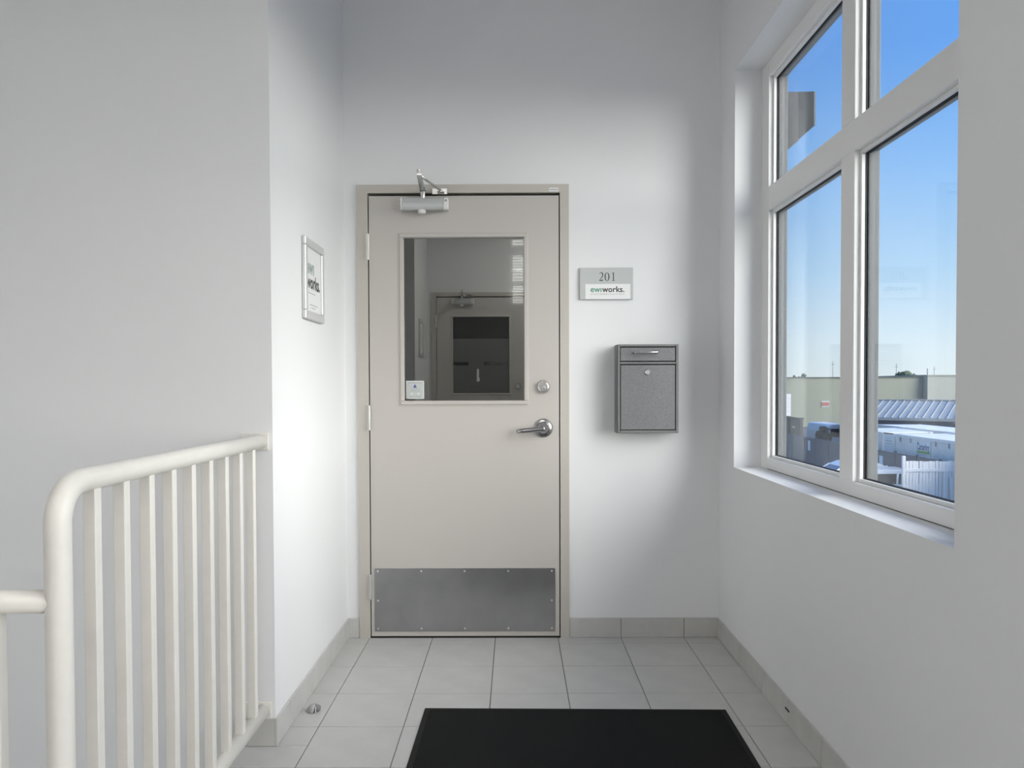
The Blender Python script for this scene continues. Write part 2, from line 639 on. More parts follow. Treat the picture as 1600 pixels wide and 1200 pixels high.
# ------------------------------------------------------------------ windows
def window(name, win, shared=None):
    y0, y1, z0, z1 = win
    fx, gx, ox = 1.104, 1.143, 1.188
    root = struct_empty(name, (fx, (y0 + y1) / 2, z0))
    ym = (y0 + y1) / 2 - 0.02
    sw, mw, bw = 0.090, 0.052, 0.050      # stile width, half mullion, sill member
    tz0, tz1 = 1.982, 2.084
    B = 0.002
    hd = 0.062
    cx = gx + 0.0045                       # the weather side of every member is clad in grey aluminium
    for (nm, a, b, c, d) in (('stile', y1 - sw, y1, z0, z1), ('stile', y0, y0 + sw, z0, z1),
                             ('head_rail', y0 + sw, y1 - sw, z1 - hd, z1), ('bottom_rail', y0 + sw, y1 - sw, z0 + 0.003, z0 + bw),
                             ('transom', y0 + sw, y1 - sw, tz0, tz1),
                             ('mullion', ym - mw, ym + mw, z0 + bw, tz0), ('mullion', ym - mw, ym + mw, tz1, z1 - hd)):
        q = MB().box(fx, cx, a, b, c, d, B).build(nm, 'vinyl', root)
        MB().box(cx + 0.0002, ox, a + 0.0005, b - 0.0005, c + 0.0005, d - 0.0005, 0.002).build('cladding', 'cladding', q)
    MB().box(fx + .006, cx, y0 + sw, y1 - sw, z0, z0 + 0.003).build('sill_gasket', 'gasket', root)
    for (a, b) in ((y0 + sw, ym - mw), (ym + mw, y1 - sw)):
        for (c, d) in ((z0 + bw, tz0), (tz1, z1 - hd)):
            MB().box(gx - 0.003, gx + 0.003, a + 0.002, b - 0.002, c + 0.002, d - 0.002).build('pane', 'glass', root)
            MB().ring('x', a, b, c, d, 0.011, gx - 0.020, gx - 0.006, 0.0015).build('glazing_bead', 'vinyl', root)
            MB().ring('x', a, b, c, d, 0.0135, gx - 0.006, gx - 0.003).ring('x', a, b, c, d, 0.0135, gx + 0.003, gx + 0.007).build('gasket', 'gasket', root)
    return root


window('window_1', WIN)
window('window_2_unseen', WIN_UNSEEN)  # unseen window added for side light on the railing and left wall

# outside of the building, seen through the panes
struct(MB().box(RX + WT, 1.300, -1.5, 3.72, 2.716, 2.95).box(RX + WT, 1.275, -1.5, 3.60, 2.69, 2.716).build('trim_1', 'ext_light'))
hood = thing('wing_panel', 'grey two-tone metal wing panel standing off the outside wall, seen through the upper pane', 'panel', (RX + WT, 4.6, 2.6))
MB().prism([(4.262, 2.61), (4.262, 2.788), (4.499, 2.873), (4.499, 2.61)], 'x', 1.600, 1.608).build('dark_sheet', 'ext_dark', hood)
MB().prism([(4.501, 2.606), (4.501, 2.874), (5.2, 3.13), (5.2, 2.606)], 'x', 1.602, 1.610).build('pale_sheet', 'ext_light', hood)
MB().box(RX + WT + 0.0005, 1.610, 5.2, 5.21, 2.606, 3.13).build('return_sheet', 'ext_light', hood)


# ------------------------------------------------------------------ the door, its frame and everything fixed to it
def seven_knuckles(z0, z1):
    h = z1 - z0
    prof = [(0.0, 0.0), (0.005, 0.0), (0.0072, 0.002)]
    for k in range(1, 5):
        z = h * k / 5
        prof += [(0.0072, z - 0.0012), (0.0062, z - 0.0006), (0.0062, z + 0.0006), (0.0072, z + 0.0012)]
    prof += [(0.0072, h - 0.002), (0.005, h), (0.0, h)]
    return prof


def make_door(name, ox, yw, twin=False):
    """a steel door in its frame; ox shifts it sideways, yw is the face of the wall it stands in"""
    R = struct_empty(name, (ox, yw, 0))

    def X(v):
        return v + ox
    yf = yw - 0.012                      # face of the frame
    yl = yw - 0.010                      # face of the leaf
    x0, x1, zt = FO
    l0, l1, lb, lt = -0.6995, 0.2110, 0.010, 2.133
    gp = 0.0055
    # frame: two legs and a head, with the stop the leaf closes against
    hb = lt + 0.014
    MB().prism([(X(x0), 0), (X(l0 - gp), 0), (X(l0 - gp), hb), (X(l1 + gp), hb), (X(l1 + gp), 0), (X(x1), 0), (X(x1), zt), (X(x0), zt)],
               'y', yf, yw + 0.15).build('door_frame', 'frame', R)
    MB().ring('y', X(l0 - gp), X(l1 + gp), -0.02, hb, 0.025, yl + 0.046, yl + 0.075).build('frame_stop', 'gap', R)  # stop coloured black to put shade into the gap round the leaf
    # leaf with its glazed opening
    g0, g1, gz0, gz1 = -0.535, 0.044, 1.151, 1.934
    s0, s1, sz0, sz1 = -0.553, 0.062, 1.132, 1.953
    leaf = MB()
    yb = yl + 0.045
    for q in ((l0, g0 - 0.012, lb, lt), (g1 + 0.012, l1, lb, lt), (g0 - 0.012, g1 + 0.012, lb, gz0 - 0.012), (g0 - 0.012, g1 + 0.012, gz1 + 0.012, lt)):
        leaf.box(X(q[0]), X(q[1]), yl, yb, q[2], q[3])
    lf = leaf.build('door_leaf', 'door', R)
    st = MB()
    st.ring('y', X(s0 - 0.008), X(s1 + 0.004), sz0 - 0.008, sz1 + 0.002, 0.010, yl - 0.0015, yl + 0.01, 0.0012)
    st.ring('y', X(s0), X(s1), sz0, sz1, 0.018, yl - 0.007, yl + 0.012, 0.0025)
    st.ring('y', X(g0 - 0.012), X(g1 + 0.012), gz0 - 0.012, gz1 + 0.012, 0.0125, yl + 0.002, yl + 0.024)
    st.build('glazing_frame', 'door', R)
    if not twin:
        MB().box(X(g0 - 0.01), X(g1 + 0.01), yl + 0.024, yl + 0.030, gz0 - 0.01, gz1 + 0.01).build('pane', 'door_glass', R)
    else:
        pn = MB().box(X(g0 - 0.01), X(g1 + 0.01), yl + 0.024, yl + 0.030, gz0 - 0.01, gz1 + 0.01).build('pane', 'night', R)
        zb = gz1 - 0.222
        zs = gz0 + 0.305
        MB().box(X(g0), X(g1 - .004), yl + 0.020, yl + 0.0239, zs + 0.017, zb).build('frosted_film', 'film', pn)
        MB().box(X(g0), X(g1 - .004), yl + 0.020, yl + 0.0239, gz0 + .004, zs - 0.017).build('frosted_film', 'film', pn)
        MB().box(X(g0 + 0.16), X(g0 + 0.315), yl + 0.020, yl + 0.0239, zs - 0.017, zs + 0.017).build('frosted_film', 'film', pn)
        hk = [(-0.292, 1.268), (-0.262, 1.272), (-0.258, 1.30), (-0.268, 1.31), (-0.268, 1.40), (-0.290, 1.40)]
        MB().prism([(X(u), v) for u, v in hk], 'y', yl + 0.008, yl + 0.0199, 0.002).build('white_strip', 'white_metal', pn)  # small white strip raised on the twin pane
    # hinges
    for (z0, z1, mm) in ((1.828, 1.953, 'hinge_paint'), (1.010, 1.131, 'hinge_metal'), (0.191, 0.311, 'hinge_metal')):
        h = MB().lathe(seven_knuckles(z0, z1), (X(-0.7035), yl - 0.0075, z0), (0, 0, 1), 14).build('hinge', mm, R)
        MB().box(X(-0.7155), X(-0.7035), yl - 0.004, yl - 0.0018, z0 + .002, z1 - .002).build('hinge_leaf', mm, h)
    # closer: body, caps, spindle, arm, rod and shoe
    cz0, cz1 = 2.056, 2.115
    cy0 = yl - 0.056
    prof = [(yl - 0.0005, cz0 + .004), (cy0 + 0.008, cz0 + .001), (cy0, cz0 + 0.012), (cy0, cz0 + 0.030), (cy0 + 0.006, cz1 - 0.004), (cy0 + 0.012, cz1), (yl - 0.0005, cz1)]
    c = MB().prism(prof, 'x', X(-0.532), X(-0.339), 0.0015).build('door_closer', 'alu', R)
    MB().prism(prof, 'x', X(-0.338), X(-0.315), 0.002).build('end_cap', 'cap', c)
    MB().prism(prof, 'x', X(-0.541), X(-0.533), 0.002).build('end_cap', 'cap', c)
    for zz in (cz0 + 0.018, cz0 + 0.042):
        MB().lathe([(0.0, 0.0), (0.0055, 0.0), (0.0055, 0.002), (0, 0.002)], (X(-0.325), cy0 + 0.004, zz), (0, -1, 0), 12).build('adjusting_screw', 'ink_grey', c)
        MB().lathe([(0.0, 0.0), (0.006, 0.0), (0.006, 0.003), (0, 0.003)], (X(-0.541), cy0 + 0.02, zz), (-1, 0, 0), 12).build('adjusting_screw', 'dark', c)
    xp = -0.437
    MB().lathe([(0.0, 0.0), (0.016, 0.0), (0.0185, 0.004), (0.0185, 0.017), (0.0, 0.017)], (X(xp - .003), cy0 + 0.022, cz0 - 0.014), (0, 0, 1), 20).build('spindle_cap', 'cap', c)
    MB().lathe([(0.0, 0.0), (0.012, 0.0), (0.012, 0.032), (0.0, 0.032)], (X(xp), cy0 + 0.03, cz1 - .001), (0, 0, 1), 16).build('spindle', 'chrome', c)
    za = 2.152
    p0 = Vector((X(xp), cy0 + 0.03, za))
    p1 = Vector((X(-0.420), yw - 0.315, za + 0.004))
    p2 = Vector((X(-0.352), yf - 0.018, za + 0.002))
    dv = (p1 - p0).normalized()
    sd = Vector((dv.y, -dv.x, 0)) * 0.0135
    bar = [p0 - dv * 0.014 + sd, p0 - dv * 0.014 - sd, p1 + dv * 0.012 - sd * 0.8, p1 + dv * 0.012 + sd * 0.8]
    MB().prism([(q.x, q.y) for q in bar], 'z', za - 0.004, za + 0.003, 0.001).build('arm', 'chrome', c)
    MB().lathe([(0.0, -0.010), (0.0075, -0.010), (0.0075, 0.010), (0.010, 0.011), (0.010, 0.020), (0.0, 0.022)], tuple(p1), (0, 0, 1), 14).build('arm_joint', 'chrome', c)
    MB().tube([p1 + Vector((0, 0, -0.003)), p2], 0.0058, 10).build('rod', 'chrome', c)
    MB().box(X(-0.395), X(-0.322), yf - 0.006, yf - 0.0005, za - 0.014, za + 0.016, 0.002).box(X(-0.368), X(-0.336), yf - 0.034, yf - 0.004, za - 0.008, za - 0.003, 0.001).build('arm_shoe', 'chrome', c)
    # deadbolt and lever
    b = MB().lathe([(0, 0), (0.033, 0), (0.033, 0.004), (0.026, 0.016), (0.0225, 0.017), (0.0215, 0.0155), (0, 0.0155)], (X(0.1345), yl - 0.0003, 1.217), (0, -1, 0), 36).build('deadbolt', 'chrome', R)
    MB().lathe([(0, 0), (0.0085, 0), (0.0085, 0.0025), (0, 0.003)], (X(0.138), yl - 0.0155, 1.211), (0, -1, 0), 20).build('key_cylinder', 'screw', b)
    MB().box(X(0.1365), X(0.1395), yl - 0.0195, yl - 0.0180, 1.206, 1.216).build('keyhole', 'dark', b)
    rz = 1.019
    lv = MB().lathe([(0, 0), (0.0445, 0), (0.0445, 0.006), (0.040, 0.010), (0.030, 0.0125), (0.026, 0.022), (0.024, 0.026), (0.0, 0.026)], (X(0.1355), yl - 0.0003, rz), (0, -1, 0), 40).build('door_lever', 'lever', R)
    path, rad = [], []
    for k in range(15):
        t = k / 14
        x = 0.140 - 0.108 * t
        y = yl - 0.048 - 0.010 * math.sin(t * PI * 0.5)
        path.append((X(x), y, rz - 0.001 - 0.010 * t))
        rad.append(0.0135 - 0.0025 * t)
    tip = path[-1]
    for k in range(1, 8):
        a = k / 7 * PI * 0.5
        path.append((tip[0] - 0.018 * math.sin(a), tip[1] + 0.018 * (1 - math.cos(a)) + (0.008 if k == 7 else 0), tip[2] - 0.0005 * k))
        rad.append(0.0108)
    MB().tube([(X(0.1355), yl - 0.024, rz), (X(0.1355), yl - 0.050, rz)], 0.0125, 18).tube(path, rad, 14).build('handle', 'lever', lv)
    MB().box(X(l1 - 0.0005), X(l1 + 0.004), yl - 0.0004, yl + 0.03, rz - 0.042, rz + 0.042).build('strike_plate', 'dark', R)
    # kick plate with its screws
    kz0, kz1, k0, k1 = 0.033, 0.340, -0.684, 0.191
    kp = MB().box(X(k0), X(k1), yl - 0.0022, yl - 0.0003, kz0, kz1, 0.0004).build('kick_plate', 'steel', R)
    sc = None
    for (u, v) in [(-0.668 + 0.2105 * i, z) for i in range(5) for z in (0.326, 0.047)] + [(-0.668, 0.183), (0.174, 0.183)]:
        c0 = (X(u), yl - 0.0022, v)
        if sc is None:
            s_ = MB().lathe([(0, 0), (0.0052, 0), (0.0045, 0.0012), (0.002, 0.002), (0, 0.002)], c0, (0, -1, 0), 14)
            o = s_.build('screw', 'screw', kp)
            # re-centre the shared mesh on the screw itself
            off = Vector(c0) - world_of(kp)
            for w in o.data.vertices:
                w.co -= off
            o.location = off
            sc = o.data
        else:
            place('screw', sc, c0, kp)
    # maker's label on the frame
    if not twin:
        lb_ = MB().box(X(0.166), X(0.209), yf - 0.0008, yf + .0003, 2.152, 2.169).build('rating_label', 'sign_white', R)
        parts = [rect2d(0.169 + 0.0065 * k, 0.1735 + 0.0065 * k, 2.157, 2.164) for k in range(6)]
        flat_print('print', 'ink_grey', lb_, *join2d(*parts), lambda u, v: (X(u), yf - 0.0010, v))
    return R


door = make_door('door_1', 0.0, D)
struct(MB().box(dx0, dx1, D - 0.01, D + 0.14, -0.003, 0.0045, 0.002).build('trim_2', 'dark'))

# sticker on the glass
stk = thing('sticker', 'small square white-edged sticker low on the door glass with a blue triangle', 'sticker', (-0.485, D + 0.0135, 1.161))
MB().box(-0.528, -0.442, D + 0.0126, D + 0.0139, 1.161, 1.248).build('border', 'sign_white', stk)
MB().box(-0.525, -0.445, D + 0.0122, D + 0.0126, 1.164, 1.245).build('sheet', 'sticker', stk)
ys_ = D + 0.0120
tri = ([(-0.495, 1.2145), (-0.4765, 1.2145), (-0.480, 1.222), (-0.4858, 1.233), (-0.4895, 1.225)], [(0, 1, 2, 3, 4)])
flat_print('symbol', 'ink_blue', stk, *tri, lambda u, v: (u, ys_, v))
flat_print('print', 'ink_grey', stk, *join2d(rect2d(-.508, -.462, 1.2065, 1.2085), rect2d(-.508, -.464, 1.1975, 1.1995), rect2d(-.520, -.450, 1.236, 1.2385), rect2d(-.515, -.455, 1.1695, 1.172)), lambda u, v: (u, ys_, v))
for u0 in (-.506, -.473):
    flat_print('dot', 'sign_white', stk, *rect2d(u0, u0 + .009, 1.183, 1.188), lambda u, v: (u, ys_, v))

# ------------------------------------------------------------------ suite sign
sg = thing('suite_sign', 'grey plastic wall sign numbered 201 with a white company insert', 'sign', (0.439, D, 1.635))
MB().box(0.3115, 0.567, D - 0.013, D - 0.0005, 1.635, 1.787, 0.0012).build('plate', 'sign_grey', sg)
ins = MB().box(0.337, 0.5535, D - 0.0145, D - 0.0128, 1.6365, 1.709, 0.0004).build('insert', 'sign_white', sg)


def digits_201():
    W_, H_ = 0.0226, 0.0412
    out = []
    # 2
    pth, wd = [], []
    for k in range(13):
        a = PI * 0.93 - k / 12 * PI * 1.13
        pth.append((0.0098 + 0.0082 * math.cos(a), 0.0300 + 0.0098 * math.sin(a)))
        wd.append(0.0018 + 0.0032 * max(0, math.sin(k / 12 * PI * 0.9 - 0.5)))
    for q, w in (((0.0150, 0.0200), 0.0040), ((0.0092, 0.0115), 0.0028), ((0.0022, 0.0032), 0.0020)):
        pth.append(q)
        wd.append(w)
    out.append(stroke(pth, wd))
    out.append(([(0.0008, 0.0), (0.0182, 0.0), (0.0208, 0.0088), (0.0196, 0.0088), (0.0172, 0.0048), (0.0030, 0.0044)], [(0, 1, 2, 3, 4, 5)]))
    # 0
    pth, wd = [], []
    for k in range(29):
        a = k / 28 * 2 * PI
        pth.append((0.0382 + 0.0092 * math.cos(a), 0.0200 + 0.0195 * math.sin(a)))
        wd.append(0.0018 + 0.0036 * abs(math.cos(a)) ** 1.5)
    out.append(stroke(pth, wd))
    # 1
    out.append(rect2d(0.0668, 0.0712, 0.002, 0.0400))
    out.append(([(0.0612, 0.0345), (0.0668, 0.0366), (0.0712, 0.0412), (0.0700, 0.0412), (0.0610, 0.0362)], [(0, 1, 2, 3, 4)]))
    out.append(rect2d(0.0622, 0.0760, 0.0, 0.0019))
    return join2d(*out)


flat_print('number', 'ink', sg, *digits_201(), lambda u, v: (0.4035 + u, D - 0.0133, 1.7235 + v))
vs, fs = text_bm('ew\u0131', None, 0.0525, 0.018)
flat_print('lettering', 'ink_green', ins, vs, fs, lambda u, v: (0.3625 + u, D - 0.0148, 1.6705 + v))
vs, fs = text_bm('works.', None, 0.1065, 0.018)
flat_print('lettering', 'ink', ins, vs, fs, lambda u, v: (0.4180 + u, D - 0.0148, 1.6705 + v))
rnd = random.Random(3)
dash, u = [], 0.3635
while u < 0.523:
    w = rnd.uniform(0.0018, 0.0034)
    dash.append(rect2d(u, u + w, 1.6588, 1.6588 + rnd.choice((0.0026, 0.0034))))
    u += w + rnd.choice((0.0012, 0.0012, 0.0045))
flat_print('small_print', 'ink_grey', ins, *join2d(*dash), lambda u, v: (u, D - 0.0148, v))

# ------------------------------------------------------------------ framed sign on the short wall


def framed_sign(x, y0, y1, z0, z1, label):
    r = thing('picture_frame', label, 'picture frame', (x, (y0 + y1) / 2, z0))
    th = 0.017
    MB().box(x + 0.0005, x + 0.006, y0 + .002, y1 - .002, z0 + .002, z1 - .002).build('backing', 'sign_grey', r)
    wd = 0.034
    MB().ring('x', y0, y1, z0, z1, wd, x + 0.001, x + th, 0.0035).build('frame', 'frame_silver', r)
    pp = MB().box(x + 0.006, x + 0.0085, y0 + wd, y1 - wd, z0 + wd, z1 - wd).build('sheet', 'paper', r)
    return r, pp


fr, pp = framed_sign(LX, 3.043, 3.338, 1.485, 1.803, 'silver snap frame with a white lettered sheet on the short wall beside the door')
xw = LX + 0.0088
vs, fs = text_bm('ew\u0131', None, 0.115, 0.03)
flat_print('lettering', 'ink_sage', pp, vs, fs, lambda u, v: (xw, 3.082 + u, 1.668 + v))
vs, fs = text_bm('works.', None, 0.205, 0.03)
flat_print('lettering', 'ink', pp, vs, fs, lambda u, v: (xw, 3.086 + u, 1.612 + v))
flat_print('small_print', 'ink_grey', pp, *join2d(rect2d(3.09, 3.22, 1.590, 1.593), rect2d(3.13, 3.25, 1.545, 1.548), rect2d(3.15, 3.22, 1.533, 1.536)), lambda u, v: (xw, u, v))

# ------------------------------------------------------------------ mailbox
mx0, mx1, mz0, mz1 = 0.479, 0.765, 0.998, 1.414
my = D - 0.112
mb_ = thing('mailbox', 'grey hammered metal locking mailbox mounted on the wall below the 201 sign', 'mailbox', ((mx0 + mx1) / 2, D, mz0))
body = MB()
body.box(mx0, mx0 + 0.003, my + .004, D - 0.0005, mz0, mz1)
body.box(mx1 - 0.003, mx1, my + .004, D - 0.0005, mz0, mz1)
body.box(mx0, mx1, my + .004, D - 0.0005, mz1 - 0.003, mz1)
body.box(mx0, mx1, my + .004, D - 0.0005, mz0, mz0 + 0.003)
body.build('case', 'mailbox_frame', mb_)
fr_ = MB()
fr_.box(mx0, mx0 + 0.0125, my, my + 0.02, mz0, mz1, 0.002).box(mx1 - 0.0125, mx1, my, my + 0.02, mz0, mz1, 0.002)
fr_.box(mx0 + .0125, mx1 - .0125, my, my + 0.02, mz1 - 0.0105, mz1, 0.002).box(mx0 + .0125, mx1 - .0125, my, my + 0.02, mz0, mz0 + 0.0135, 0.002)
fr_.box(mx0 + .0125, mx1 - .0125, my, my + 0.02, 1.3215, 1.3325, 0.0015)
fr_.build('front_frame', 'mailbox_frame', mb_)
MB().box(mx0 + 0.003, mx1 - 0.003, my + 0.022, my + 0.024, mz0 + .003, mz1 - .003).build('dark_backing', 'mailbox_dark', mb_)  # near-black sheet behind the gaps in the front
dr = MB().box(mx0 + 0.0145, mx1 - 0.0160, my + 0.001, my + 0.018, 1.3365, 1.3995, 0.0015).build('drop_drawer', 'mailbox', mb_)
hx0, hx1, hz = 0.556, 0.668, 1.376
MB().tube([(hx0, my + .001, hz - .002), (hx0, my - 0.016, hz), (hx0 + 0.006, my - 0.021, hz), (hx1 - 0.006, my - 0.021, hz + .001), (hx1, my - 0.016, hz + .001), (hx1, my + .001, hz)], 0.0042, 10).build('handle', 'chrome', dr)
lo = MB().box(mx0 + 0.0155, mx1 - 0.0160, my + 0.0015, my + 0.018, mz0 + 0.0165, 1.3175, 0.0015).build('front_door', 'mailbox', mb_)
lk = MB().lathe([(0, 0), (0.0125, 0), (0.0125, 0.004), (0.010, 0.0062), (0, 0.0062)], (0.6195, my + 0.0015, 1.284), (0, -1, 0), 24)
lk.box(0.6205, 0.6225, my - 0.0052, my - 0.0046, 1.280, 1.287)
lk.build('lock', 'screw', lo)

# ------------------------------------------------------------------ railing
RXc = -0.860
rl = thing('stair_railing', 'cream painted tube railing with square balusters beside the stairwell', 'railing', (RXc, 1.476, 0))
pr = 0.0240
py_, pz_ = 1.476, 1.036
R_ = 0.075
path = [(RXc, LY - 0.003, pz_), (RXc, 2.2, pz_)]
for k in range(13):
    a = k / 12 * PI / 2
    path.append((RXc, py_ + R_ - R_ * math.sin(a), pz_ - R_ + R_ * math.cos(a)))
path.append((RXc, py_, 0.4))
path.append((RXc, py_, -0.004))
MB().tube(path, pr, 24).build('handrail', 'rail', rl)
MB().tube([(RXc, LY - 0.003, 0.121), (RXc, py_, 0.121)], pr, 20).build('bottom_rail', 'rail', rl)
for zc in (pz_, 0.121):
    MB().box(-0.925, -0.832, LY - 0.0065, LY - 0.0005, zc - 0.029, zc + 0.029, 0.001).build('wall_plate', 'rail', rl)
bs = None
BH = 0.0127
for k in range(9):
    y = 1.585 + 0.1201 * k + BH
    if bs is None:
        o = MB().box(-BH, BH, -BH, BH, 0, pz_ - 0.121 - 0.028, 0.0012).build('baluster', 'rail', None)
        bs = o.data
        bpy.data.objects.remove(o)
    place('baluster', bs, (RXc, y, 0.137), rl)
# the guard running on to the left from the post
sz = 0.818
MB().tube([(-1.86, py_, sz), (RXc - 0.004, py_, sz)], 0.0218, 20).build('side_handrail', 'rail', rl)
MB().tube([(-1.86, py_, -0.05), (RXc - 0.004, py_, -0.05)], 0.0218, 16).build('side_bottom_rail', 'rail', rl)
MB().tube([(-1.86, py_, sz + 0.02), (-1.86, py_, -1.75)], 0.0240, 20).build('post', 'rail', rl)
bs2 = MB().box(-BH, BH, -BH, BH, 0, sz + 0.05 - 0.036, 0.0012).build('baluster', 'rail', None)
me2 = bs2.data
bpy.data.objects.remove(bs2)
for k in range(7):
    place('baluster', me2, (-0.9795 - 0.1201 * k, py_, -0.032), rl)

# ------------------------------------------------------------------ doormat, doorstop
mt = thing('doormat', 'black rubber-edged entrance mat lying on the tile floor before the door', 'mat', (0.213, 2.45, 0))
ang = math.radians(-0.9)


def rot_mat(o):
    o.rotation_euler = (0, 0, ang)


o = MB().prism([(0.213 - .566, 1.96), (0.213 + .566, 1.96), (0.213 + .566, 2.955), (0.213 - .566, 2.955)], 'z', 0.0004, 0.005, 0.002).build('rubber_edge', 'rubber', mt)
rot_mat(o)
o = MB().box(0.213 - .545, 0.213 + .545, 1.98, 2.935, 0.005, 0.0085, 0.002).build('pile', 'pile', mt)
rot_mat(o)
ds = thing('doorstop', 'small grey metal dome doorstop screwed to the floor beside the short wall', 'doorstop', (-0.762, 2.945, 0))
c0 = Vector((-0.762, 2.945, 0.0003))
dome = MB().lathe([(0, 0), (0.0235, 0), (0.0235, 0.004), (0.0225, 0.012), (0.018, 0.021), (0.011, 0.0265), (0.004, 0.0285), (0, 0.0287)], tuple(c0), (0, 0, 1), 28)
for f in dome.bm.faces:
    f.smooth = True
cut = bmesh.ops.bisect_plane(dome.bm, geom=dome.bm.verts[:] + dome.bm.edges[:] + dome.bm.faces[:], plane_co=c0 + Vector((0.009, -0.002, 0)), plane_no=Vector((1, -0.25, 0)).normalized(), clear_outer=True)
bmesh.ops.holes_fill(dome.bm, edges=[e for e in dome.bm.edges if e.is_boundary])
dome.build('dome', 'stop_metal', ds)
MB().box(c0.x + 0.010, c0.x + 0.0125, c0.y - 0.019, c0.y + 0.016, 0.001, 0.022, 0.0008).build('cushion_plate', 'white_metal', ds)
MB().lathe([(0, 0), (0.0125, 0), (0.0125, 0.007), (0.009, 0.012), (0, 0.013)], (c0.x + 0.0127, c0.y - 0.002, 0.0135), (1, -0.12, 0), 20).build('rubber_bumper', 'stop_rubber', ds)

# ------------------------------------------------------------------ added fill panels and glowing blocks, unseen behind and above the camera
for (xx, yy, lab) in ((-0.2, -0.5, 'added flat white fill panel over the middle of the landing'),
                      (-0.2, -2.1, 'added flat white fill panel by the rear wall'),
                      (-2.3, -0.9, 'added flat white fill panel over the stairwell')):
    c = thing('added_ceiling_fill', lab, 'ceiling light', (xx, yy, CZ - 0.03), 'added fill panels of the landing')
    fr2 = MB()
    for q in ((xx - .62, xx - .58, yy - .32, yy + .32), (xx + .58, xx + .62, yy - .32, yy + .32), (xx - .58, xx + .58, yy - .32, yy - .28), (xx - .58, xx + .58, yy + .28, yy + .32)):
        fr2.box(q[0], q[1], q[2], q[3], CZ - 0.03, CZ - 0.0005)
    fr2.build('frame', 'white_metal', c)
    MB().box(xx - .58, xx + .58, yy - .28, yy + .28, CZ - 0.02, CZ - 0.002).build('diffuser', 'lamp', c)
sc_ = thing('added_glow_column', 'added column of four glowing louvred blocks high on the rear wall', 'added lamp', (0.04, RY, 2.3))  # unseen blocks added to show as bright patches in the door glass
for (z, h) in ((3.16, 0.09), (2.88, 0.18), (2.70, 0.13), (2.45, 0.22)):
    g = MB().box(-0.03, 0.11, RY + 0.0005, RY + 0.04, z - h / 2, z + h / 2, 0.004).build('glow_block', 'reflection_glow', sc_)
    lv_ = MB()
    n = max(2, int(h / 0.035))
    for q in range(n):
        zz = z - h / 2 + h * (q + 0.5) / n
        lv_.box(-0.032, 0.112, RY + 0.04, RY + 0.052, zz - 0.004, zz + 0.004)
    lv_.build('louvre', 'sign_grey', g)

# ------------------------------------------------------------------ the corridor behind the glass with its twin door
CY = 8.16
cdx = -0.105
CSX, CSY = -0.905, 7.15
struct(MB().prism([(CSX - 0.14, -0.1), (dx0 + cdx, -0.1), (dx0 + cdx, dz1), (dx1 + cdx, dz1), (dx1 + cdx, -0.1), (RX, -0.1), (RX, 3.0), (CSX - 0.14, 3.0)], 'y', CY, CY + 0.14).build('wall_corridor_back', 'wall'))
struct(MB().box(dx0 + cdx - .1, dx1 + cdx + .1, CY + 0.16, CY + 0.2, -0.1, 2.4).build('wall_corridor_dark', 'gap'))
struct(MB().box(CSX - 0.14, CSX, CSY, CY, -0.1, 3.0).build('wall_corridor_left', 'wall'))
struct(MB().box(-2.6, CSX - 0.14, CSY, CSY + 0.14, -0.1, 3.0).build('wall_corridor_facing', 'wall'))
struct(MB().box(-2.74, -2.6, D + 0.14, CSY + 0.14, -0.1, 3.0).build('wall_corridor_side', 'wall'))
struct(MB().box(-2.74, LX - 0.14, D + .14, D + 0.18, -0.1, 3.0).build('wall_corridor_front', 'wall'))
struct(MB().box(-2.74, RX, D + 0.14, CY + 0.3, -0.2, -0.0005).build('floor_corridor', 'tile'))
struct(MB().box(-2.74, RX, D + 0.14, CY + 0.3, 3.0, 3.1).build('ceiling_corridor', 'ceil'))
make_door('door_2', cdx, CY, twin=True)
framed_sign(CSX, 7.42, 7.70, 1.50, 1.86, 'narrow pale frame on the corridor wall seen through the door glass')
cl = thing('added_corridor_fill', 'added dim fill panel on the corridor ceiling, out of view', 'ceiling light', (0.55, 7.0, 2.97))  # panel added out of view to brighten what shows through the glass
MB().box(0.28, 0.82, 6.68, 7.32, 2.985, 2.9995).build('frame', 'white_metal', cl)
MB().box(0.30, 0.80, 6.70, 7.30, 2.97, 2.985, 0.003).build('diffuser', 'corridor_fill', cl)

# ==================================================================== outside
GZ = -3.5
struct(MB().box(1.3, 16.4, -40, 62, GZ - 0.3, GZ).build('ground_yard', 'concrete'))
struct(MB().box(16.4, 300, -40, 400, GZ - 0.3, GZ - 0.002).box(-150, 16.4, 62, 400, GZ - 0.3, GZ - 0.002).build('ground_lot', 'asphalt'))

# white board fence
wf = thing('board_fence', 'whitewashed vertical board fence with a top rail beside the parked cars', 'fence', (14.86, 30.3, GZ))
FT = -1.70
bdm = MB().box(-0.056, 0.056, -0.011, 0.011, 0, 1.0, 0.004).build('board', 'white_wood', None)
bme = bdm.data
bpy.data.objects.remove(bdm)
rb = random.Random(5)
for k in range(17):
    x = 15.02 + 0.126 * k
    b = place('board', bme, (x, 30.3, GZ + 0.04), wf, (0, rb.uniform(-0.006, 0.006), 0))
    b.scale = (1, 1, FT - GZ - 0.04 + rb.uniform(-0.015, 0.015))
MB().box(14.9, 17.12, 30.245, 30.288, FT - 0.40, FT - 0.28, 0.004).build('rail', 'white_wood', wf)
MB().box(14.9, 17.12, 30.245, 30.288, GZ + 0.3, GZ + 0.42, 0.004).build('rail', 'white_wood', wf)
MB().box(14.80, 14.91, 30.21, 30.32, GZ, -1.49, 0.006).build('post', 'white_wood', wf)
MB().box(16.36, 16.48, 30.13, 30.244, GZ, FT - 0.40, 0.006).build('post', 'white_wood', wf)
